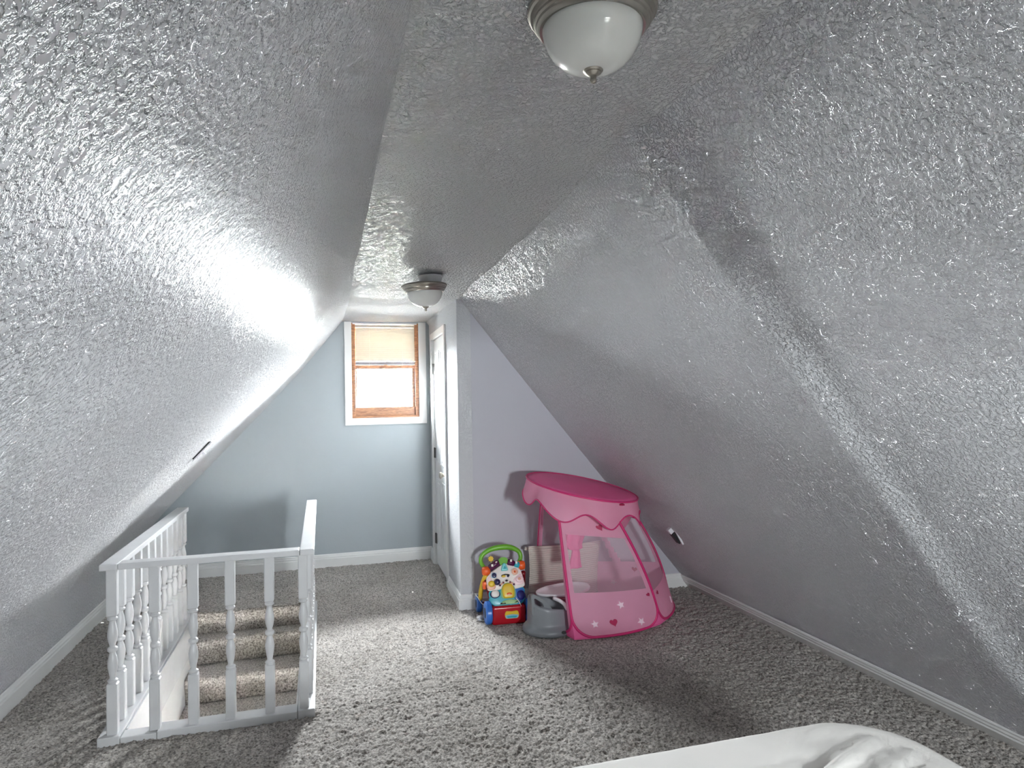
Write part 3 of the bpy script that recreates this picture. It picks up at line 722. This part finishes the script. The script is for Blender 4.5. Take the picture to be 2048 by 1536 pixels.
# ================================================================ GREY BOOSTER SEAT WITH TRAY
bo = empty('booster_seat', (1.375, 4.06, 0), label='grey plastic toddler booster seat with a white tray beside the pink tent', cat='booster seat')
nb = 56
def rimz(a): return .178 + .040 * max(0, math.cos(a - PI * .86)) ** 2 - .028 * max(0, math.cos(a + .5))
def brow(r, zf, e=.82, sy=.92):
    o_ = []
    for k in range(nb):
        a = 2 * PI * k / nb; c, s_ = math.cos(a), math.sin(a)
        o_.append((r * math.copysign(abs(c) ** e, c), r * sy * math.copysign(abs(s_) ** e, s_), zf(a) if callable(zf) else zf))
    return o_
rg = [brow(.150, -.004, 1), brow(.166, .004, 1), brow(.170, .018, 1), brow(.165, .034, 1), brow(.150, .048, .95), brow(.138, .056, .88), brow(.134, .068)]
for k in range(1, 7): rg.append(brow(.134 - .004 * k / 6, (lambda a, k=k: .068 + (rimz(a) - .016 - .068) * k / 6)))
rg += [brow(.127, lambda a: rimz(a) - .005), brow(.121, lambda a: rimz(a)), brow(.114, lambda a: rimz(a) - .001), brow(.107, lambda a: rimz(a) - .009), brow(.102, .110), brow(.09, .098), brow(.04, .095)]
MB().loft(rg).build('seat_body', 'greyplastic', bo, smooth=True)
# handle tab with a hole, rising from the left rim
def tab(x, z, t): return (x, -.058 - (x + .128) * .5 + t, z)
def resample(P_, n):
    P_ = [Vector(p) for p in P_]; L_ = [0]
    for k in range(len(P_)): L_.append(L_[-1] + (P_[(k + 1) % len(P_)] - P_[k]).length)
    out = []
    for k in range(n):
        d = L_[-1] * k / n; i_ = max(q for q in range(len(P_)) if L_[q] <= d); q = (d - L_[i_]) / (L_[i_ + 1] - L_[i_]); out.append(tuple(P_[i_].lerp(P_[(i_ + 1) % len(P_)], q)))
    return out
def rpoly(pts, r=.02, n=4):
    out = []; N = len(pts)
    for i in range(N):
        p = Vector(pts[i]); a = Vector(pts[i - 1]); c = Vector(pts[(i + 1) % N]); d0 = (a - p); d1 = (c - p); rr = min(r, d0.length * .45, d1.length * .45)
        A, B_ = p + d0.normalized() * rr, p + d1.normalized() * rr
        for k in range(n + 1): t = k / n; q = A * (1 - t) ** 2 + p * 2 * t * (1 - t) + B_ * t * t; out.append((q.x, q.y))
    return out
outer = resample(rpoly([(-.130, .246), (-.118, .256), (-.045, .212), (-.012, .165), (-.012, .12), (-.128, .12)], .016), 40)
inner = resample(rpoly([(-.116, .226), (-.108, .228), (-.068, .202), (-.058, .180), (-.082, .172), (-.114, .192)], .010), 40)
b = MB(); L0 = [tab(x, z, 0) for x, z in outer]; L1 = [tab(x, z, 0) for x, z in inner]; L2 = [tab(x, z, .024) for x, z in inner]; L3 = [tab(x, z, .024) for x, z in outer]
b.loft([L0, L1, L2, L3, L0], True, False, False).build('carry_handle', 'greyplastic', bo, angle=40)
MB(Matrix.Translation((.045, -.156, .030)) @ Matrix.Rotation(PI / 2 - .35, 4, 'X')).lathe([(.010, 0), (.010, .004), (.007, .004), (.006, -.004)], n=16, sx=1.4).build('strap_slot', 'black', bo)
# tray: shallow oval dish with a rim
tr = MB(Matrix.Translation((.145, .115, .208)) @ Matrix.Rotation(math.radians(-4), 4, 'Y'))
def tr_row(rx, ry, z): return [(rx * math.copysign(abs(math.cos(a)) ** .9, math.cos(a)), ry * math.copysign(abs(math.sin(a)) ** .9, math.sin(a)) + (.03 * max(0, -math.cos(a - .6)) ** 3 if ry > .1 else 0), z) for a in [2 * PI * k / 48 for k in range(48)]]
tr.loft([tr_row(.165, .112, -.012), tr_row(.178, .122, -.006), tr_row(.182, .126, .004), tr_row(.180, .124, .009), tr_row(.172, .117, .009), tr_row(.165, .111, .001), tr_row(.10, .07, .0), tr_row(.01, .01, 0)])
trp = tr.build('tray', 'tray', bo, smooth=True)
b = MB(); b.tube(catmull([(.03, -.02, .203), (.055, -.075, .198), (.075, -.100, .180), (.085, -.108, .150)], 5), [.012] * 13 + [.010, .009, .008], 8); b.build('tray_clip', 'tray', bo, smooth=True)

# ================================================================ BABY WALKER TOY
wk = empty('baby_walker', (1.165, 4.275, 0), math.radians(-4), 'colourful plastic baby activity walker with a green handle and blue wheels', 'toy walker')
TLT = math.radians(20)
def pf(u, v, w): return Vector((u, .012 + v * math.sin(TLT) - w * math.cos(TLT), .108 + v * math.cos(TLT) + w * math.sin(TLT)))
def plate(name, poly, w0, w1, m, parent=None, round_=.006):
    cx = sum(p[0] for p in poly) / len(poly); cy = sum(p[1] for p in poly) / len(poly)
    sh = lambda k: [(cx + (x - cx) * k, cy + (y - cy) * k) for x, y in poly]
    ext = max(max(abs(x - cx), abs(y - cy)) for x, y in poly); k1 = 1 - round_ / ext
    rr = [[pf(x, y, w0) for x, y in poly], [pf(x, y, w1 - round_ * .7) for x, y in poly], [pf(x, y, w1 - round_ * .2) for x, y in sh(1 - .35 * round_ / ext)], [pf(x, y, w1) for x, y in sh(k1)], [pf(x, y, w1) for x, y in sh(k1 * .5)]]
    return MB().loft(rr).build(name, m, parent or wk, angle=45)
# red base
MB().box(-.108, .118, -.022, .090, -.004, .116, .018, 4).build('base', 'red', wk, angle=40)
MB().box(-.095, .105, .09, .125, .10, .29, .014, 3).build('back_housing', 'maroon', wk, angle=40)
badge = MB(); fb = lambda h: (lambda x, z: Vector((x + .022, -.022 - h, z + .060)))
badge.prism(rpoly([(-.042, -.024), (.042, -.024), (.048, 0), (.040, .026), (.006, .022), (-.006, .022), (-.040, .026), (-.048, 0)], .012), fb(-.004), fb(.006)); bd_ = badge.build('badge', 'yellow', wk)
MB().prism(rpoly([(-.038, -.022), (.038, -.022), (.046, -.002), (.0, .004), (-.046, -.002)], .008), fb(.005), fb(.008)).build('badge_wave', 'lightblue', bd_)
MB().prism(rpoly([(-.030, -.018), (.030, -.018), (.034, -.006), (-.034, -.006)], .006), fb(.007), fb(.010)).build('badge_stripe', 'teal', bd_)
# wheels
def wheel(x, y, r, wdt, m='blue'):
    o_ = MB(Matrix.Translation((x, y, r)) @ Matrix.Rotation(PI / 2, 4, 'Y')).lathe([(r * .55, -wdt / 2), (r * .9, -wdt / 2), (r, -wdt * .3), (r, wdt * .3), (r * .9, wdt / 2), (r * .55, wdt / 2), (r * .5, wdt * .35), (.004, wdt * .35)], n=32).build('wheel', m, wk, angle=40)
    MB(Matrix.Translation((x, y, r)) @ Matrix.Rotation(PI / 2, 4, 'Y')).lathe([(r * .45, -wdt * .55), (r * .45, wdt * .45)], n=20).build('hub', 'rubber', o_)
    return o_
wheel(-.130, .010, .074, .040); wheel(.140, .010, .074, .040)
wheel(-.150, .275, .058, .036); wheel(.160, .275, .058, .036)
MB().tube([(-.15, .275, .058), (.16, .275, .058)], .010, 8).build('axle', 'maroon', wk)
for s_, m_ in ((-1, 'yellow'), (1, 'maroon')):
    x = .135 * s_
    b = MB(); pth = catmull([(x * .95, .085, .30), (x * 1.02, .13, .25), (x * 1.08, .19, .17), (x * 1.06, .265, .062)], 6); b.tube(pth, .016, 10); lg = b.build('rear_leg', m_, wk, smooth=True)
    if s_ < 0:
        MB().box(-.150, -.118, .075, .115, .205, .255, .010, 2).build('leg_joint', 'orange', lg, angle=40)
MB().tube([(-.11, .03, .16), (-.125, .11, .27)], .013, 8).build('brace', 'maroon', wk)
# activity panel
plate('lower_panel', rpoly([(-.122, .105), (-.118, .03), (-.085, .0), (.085, -.004), (.122, .03), (.128, .115)], .03), -.02, .012, 'teal')
plate('panel_field', rpoly([(.05, .105), (.05, .01), (.085, .006), (.118, .034), (.122, .108)], .02), .011, .0135, 'blue')
plate('upper_panel', rpoly([(-.125, .10), (-.128, .19), (-.085, .225), (-.012, .268), (.03, .268), (.10, .235), (.115, .20), (.132, .115), (.06, .10), (.0, .12), (-.06, .10)], .02), -.018, .016, 'ivory')
plate('blush_patch', rpoly([(.045, .165), (.11, .205), (.128, .13), (.07, .12)], .02), .015, .0175, 'blush'); plate('blush_patch', rpoly([(-.122, .135), (-.122, .19), (-.10, .20), (-.085, .14)], .02), .015, .0175, 'blush')
tri = plate('triangle_button', rpoly([(-.030, .222), (.024, .222), (.006, .272), (-.012, .272)], .014), .010, .030, 'mint'); plate('triangle_inset', rpoly([(-.014, .232), (.010, .232), (-.002, .256)], .004), .028, .033, 'teal', tri)
sq = plate('square_button', rpoly([(-.104, .178), (-.058, .172), (-.054, .218), (-.098, .222)], .012), .014, .024, 'ivory'); s2 = plate('square_face', rpoly([(-.099, .182), (-.063, .177), (-.059, .214), (-.094, .217)], .010), .022, .027, 'lightblue', sq)
plate('dial', ell(.015, .015, 20, -.078, .197), .024, .038, 'navy', sq)
ci = plate('round_button', ell(.027, .026, 28, .064, .212), .014, .024, 'ivory'); plate('round_face', ell(.022, .021, 24, .064, .212), .022, .028, 'peach', ci); plate('round_centre', ell(.007, .008, 14, .064, .212), .026, .032, 'orange', ci)
plate('slot', rpoly([(-.032, .186), (-.026, .198), (0, .204), (.028, .199), (.034, .190), (.026, .190), (.0, .196), (-.022, .190)], .004), .014, .0185, 'black'); plate('slot_bead', ell(.014, .008, 14, -.012, .188), .014, .022, 'yellow'); plate('slot_bead', ell(.008, .007, 14, .018, .187), .014, .022, 'navy')
plate('knob_ball', ell(.020, .020, 24, -.060, .153), .014, .045, 'navy', None, .014)
plate('animal_button', ell(.022, .020, 20, -.098, .145, .9), .012, .030, 'yellow', None, .010); plate('animal_base', ell(.030, .022, 20, -.100, .128, .9), .010, .022, 'peach')
ov = plate('oval_button', ell(.028, .020, 24, .094, .162), .014, .024, 'blush'); plate('oval_centre', ell(.011, .009, 16, .092, .165), .022, .030, 'peach', ov)
plate('emblem', ell(.016, .012, 20, .004, .158), .016, .024, 'ivory'); plate('emblem_face', ell(.011, .008, 20, .004, .158), .023, .026, 'black')
for s_ in (-1, 1):
    arm = rpoly([(.006 * s_ + .004, .150), (.050 * s_ + .006, .116), (.060 * s_ + .006, .125), (.054 * s_ + .006, .140), (.016 * s_ + .004, .164)], .006)
    pk = plate('piano_keys', arm, .014, .021, 'ivory')
    for k in range(3):
        t = .28 + .26 * k; cx = .010 * s_ + (.046 * s_) * t + .005; cy = .155 - .030 * t
        plate('key', ell(.0065, .0065, 10, cx, cy, .6), .020, .024, ('maroon', 'peach', 'purple')[k], pk, .002)
dp = plate('door', rpoly([(-.026, .046), (.048, .046), (.052, .100), (.040, .135), (.012, .142), (-.018, .135), (-.032, .105)], .02), .012, .032, 'yellow', None, .010)
plate('door_sticker', ell(.020, .010, 18, .014, .072), .031, .0335, 'orange', dp); plate('door_sticker', ell(.016, .005, 18, .014, .068), .033, .0345, 'peach', dp)
plate('arch', rpoly([(-.038, .045), (-.040, .10), (-.022, .138), (.012, .150), (.046, .138), (.062, .10), (.060, .045)], .02), .010, .018, 'olive')
plate('cow_base', ell(.034, .026, 22, -.078, .078), .011, .018, 'navy'); plate('cow_button', ell(.026, .022, 18, -.078, .080, .8), .016, .032, 'ivory', None, .010)
plate('spinner', ell(.026, .030, 24, .094, .060), .011, .036, 'royal', None, .014)
plate('grass_strip', rpoly([(-.05, .010), (.07, .010), (.085, .030), (.02, .040), (-.03, .032)], .010), .011, .016, 'olive'); plate('grass_mark', rpoly([(-.050, .012), (-.008, .012), (-.012, .020), (-.030, .016), (-.044, .022)], .002), .015, .018, 'black'); plate('grass_mark', rpoly([(.045, .014), (.082, .022), (.078, .032), (.060, .024)], .002), .015, .018, 'black')
# rollers, orange ends, star, green hub and handle
def roller(c, ang, L_, r, m_):
    d = Vector((math.cos(ang), 0, math.sin(ang))); a = pf(c[0], c[1], .005); p = [a - d * L_ / 2, a - d * (L_ / 2 - .006), a + d * (L_ / 2 - .006), a + d * L_ / 2]
    return MB().tube(p, [r * .8, r, r, r * .8], 16).build('roller', m_, wk, angle=40)
roller((-.070, .265), math.radians(32), .075, .022, 'purple'); r2_ = roller((.045, .272), math.radians(-20), .050, .022, 'purple'); roller((.085, .258), math.radians(-22), .034, .022, 'teal')
for (c, k) in (((-.085, .262), -.008), ((-.055, .278), .0), ((.045, .285), .0), ((.080, .27), 0)):
    p = pf(c[0], c[1], .028); MB().box(p.x - .007, p.x + .007, p.y - .002, p.y + .002, p.z - .008, p.z + .008, .002).build('roller_sticker', 'ivory', wk)
for c in ((-.124, .232), (.118, .254)):
    p = pf(c[0], c[1], -.01); MB(Matrix.Translation(p) @ Matrix.Rotation(PI / 2, 4, 'Y')).lathe([(.012, -.028), (.026, -.024), (.031, -.010), (.031, .010), (.026, .024), (.012, .028)], n=24).build('side_knob', 'orange', wk, smooth=True)
gp = MB(); gp.prism(rpoly([(-.030, .262), (.022, .262), (.028, .30), (.010, .312), (-.020, .312), (-.036, .30)], .012), lambda x, y: pf(x, y, -.02), lambda x, y: pf(x, y, .012)); gp.build('handle_hub', 'green', wk)
st_ = [(-.087 + (.022 if k % 2 == 0 else .014) * math.sin(PI * k / 8), .308 + (.022 if k % 2 == 0 else .014) * math.cos(PI * k / 8)) for k in range(16)]
MB().prism(st_, lambda x, y: pf(x, y, -.012), lambda x, y: pf(x, y, .006)).build('sun', 'yellow', wk)
hp = catmull([pf(-.10, .225, -.03), pf(-.142, .275, -.035), pf(-.150, .315, -.035), pf(-.125, .352, -.03), pf(-.07, .376, -.022), pf(.0, .384, -.02), pf(.06, .378, -.022), pf(.112, .352, -.03), pf(.126, .315, -.035), pf(.112, .28, -.035), pf(.08, .25, -.03)], 5)
n_ = len(hp); MB().tube(hp, [.0135 + .0055 * math.exp(-((k - n_ / 2) / 9) ** 2) for k in range(n_)], 12).build('handle', 'green', wk, smooth=True)
# pull string
MB().tube([pf(.055, .045, .03), pf(.075, .02, .032), pf(.088, -.012, .03)], .0022, 5).build('pull_string', 'ivory', wk)

# ================================================================ CREAM KNIT CUSHION AND CORD
cu = empty('floor_cushion', (1.66, 4.575, 0), label='cream ribbed knit floor cushion propped against the wall behind the tent', cat='cushion')
rows = []
cm = Matrix.Rotation(math.radians(9), 4, 'X')
hw, hh = .27, .215
A = []
for k in range(25):
    row = []
    for l in range(25):
        u = -1 + k / 12; v = -1 + l / 12
        row.append((u, v))
    A.append(row)
def cpt(u, v, side):
    th = .055 * (1 - abs(u) ** 3.2) ** .55 * (1 - abs(v) ** 3.2) ** .55 if abs(u) < 1 and abs(v) < 1 else 0
    pin = 1 - .06 * (1 - v * v) * abs(u) ** 3
    return cm @ Vector((u * hw * pin, side * (th + .004), (v * (1 - .05 * (1 - u * u))) * hh + .222))
b = MB(); b.grid([[cpt(u, v, -1) for u, v in r] for r in A]); b.grid([[cpt(u, v, 1) for u, v in r] for r in A])
edge = [(-1 + k / 12, -1) for k in range(24)] + [(1, -1 + k / 12) for k in range(24)] + [(1 - k / 12, 1) for k in range(24)] + [(-1, 1 - k / 12) for k in range(24)]
b.loft([[cpt(u, v, -1) for u, v in edge], [cpt(u, v, 1) for u, v in edge]], True, False, False)
b.build('cover', 'knit', cu, smooth=True)
MB().tube([cpt(u, v, 0) for u, v in edge], .006, 6, closed=True).build('edge_piping', 'knit', cu, smooth=True)
MB(Matrix.Translation((-.255, -.012, .405)) @ Matrix.Rotation(.15, 4, 'Y')).box(-.03, .05, -.006, .006, -.012, .012, .003).build('fabric_handle', 'knit', cu)

co = empty('power_cord', (1.005, 4.40, 0), label='tangled white power cord on the carpet beside the walker wheels', cat='cord')
MB().tube(catmull([(.0, .14, .135), (.015, .10, .11), (.03, .07, .085), (.06, .04, .065), (.07, .0, .03), (.03, -.03, .004), (.0, -.02, .003), (-.01, .03, .003), (.02, .06, .003), (.05, .03, .003), (.04, -.02, .006), (.0, .05, .012), (-.005, .08, .006)], 8), .0028, 6).build('cable', 'plastic', co, smooth=True)
MB().tube(catmull([(.0, .14, .125), (.03, .12, .10), (.07, .10, .075), (.09, .07, .04), (.08, .04, .004)], 8), .0022, 6).build('cable', 'plastic', co, smooth=True)
MB(Matrix.Translation((.0, .0, .012)) @ Matrix.Rotation(.6, 4, 'Z')).box(-.022, .022, -.013, .013, -.012, .012, .004).build('plug', 'plastic', co)
for k in (-1, 1): MB(Matrix.Translation((.0, .0, .012)) @ Matrix.Rotation(.6, 4, 'Z')).box(-.036, -.02, k * .007 - .003, k * .007 + .003, -.001, .001).build('prong', 'nickel', co)

# ================================================================ OUTSIDE
tag(MB().grid([[(x, y, -3.2) for x in (-40, 40)] for y in (-40, 60)]).build('ground_outside', 'lawn'), 'dark gravel yard far below the window', 'ground', kind='structure')
tre = empty('tree', (1.3, 13.0, -3.2), label='leafy tree seen through the lower pane of the small window', cat='tree')
MB().tube([(0, 0, 0), (.05, 0, 2), (0, .1, 3.4), (-.1, .1, 5.2)], [.16, .13, .10, .03], 10).build('trunk', 'bark', tre, smooth=True)
for k in range(7):
    a = k * 2.4; z = 2.9 + .3 * k; l = 1.3 - .1 * k
    MB().tube([(0, .05, z), (l * .5 * math.cos(a), l * .5 * math.sin(a), z + .25), (l * math.cos(a), l * math.sin(a), z + .6)], [.035, .022, .008], 6).build('branch', 'bark', tre, smooth=True)
b = MB(); rr = random.Random(4)
for k in range(900):
    a = rr.uniform(0, 2 * PI); z = rr.uniform(2.6, 5.6); r = rr.random() ** .6 * (1.5 - .45 * abs(z - 3.9)); c = Vector((r * math.cos(a), r * math.sin(a), z))
    m_ = Matrix.Translation(c) @ Matrix.Rotation(rr.uniform(0, 6), 4, 'Z') @ Matrix.Rotation(rr.uniform(-1, 1), 4, 'X')
    s_ = rr.uniform(.03, .055); b.add([m_ @ Vector(p) for p in ((-s_, 0, 0), (0, -s_ * .45, .006), (s_, 0, 0), (0, s_ * .45, .006))], [(0, 1, 2, 3)])
fo = b.build('foliage', 'leaf', tre); fo['kind'] = 'stuff'
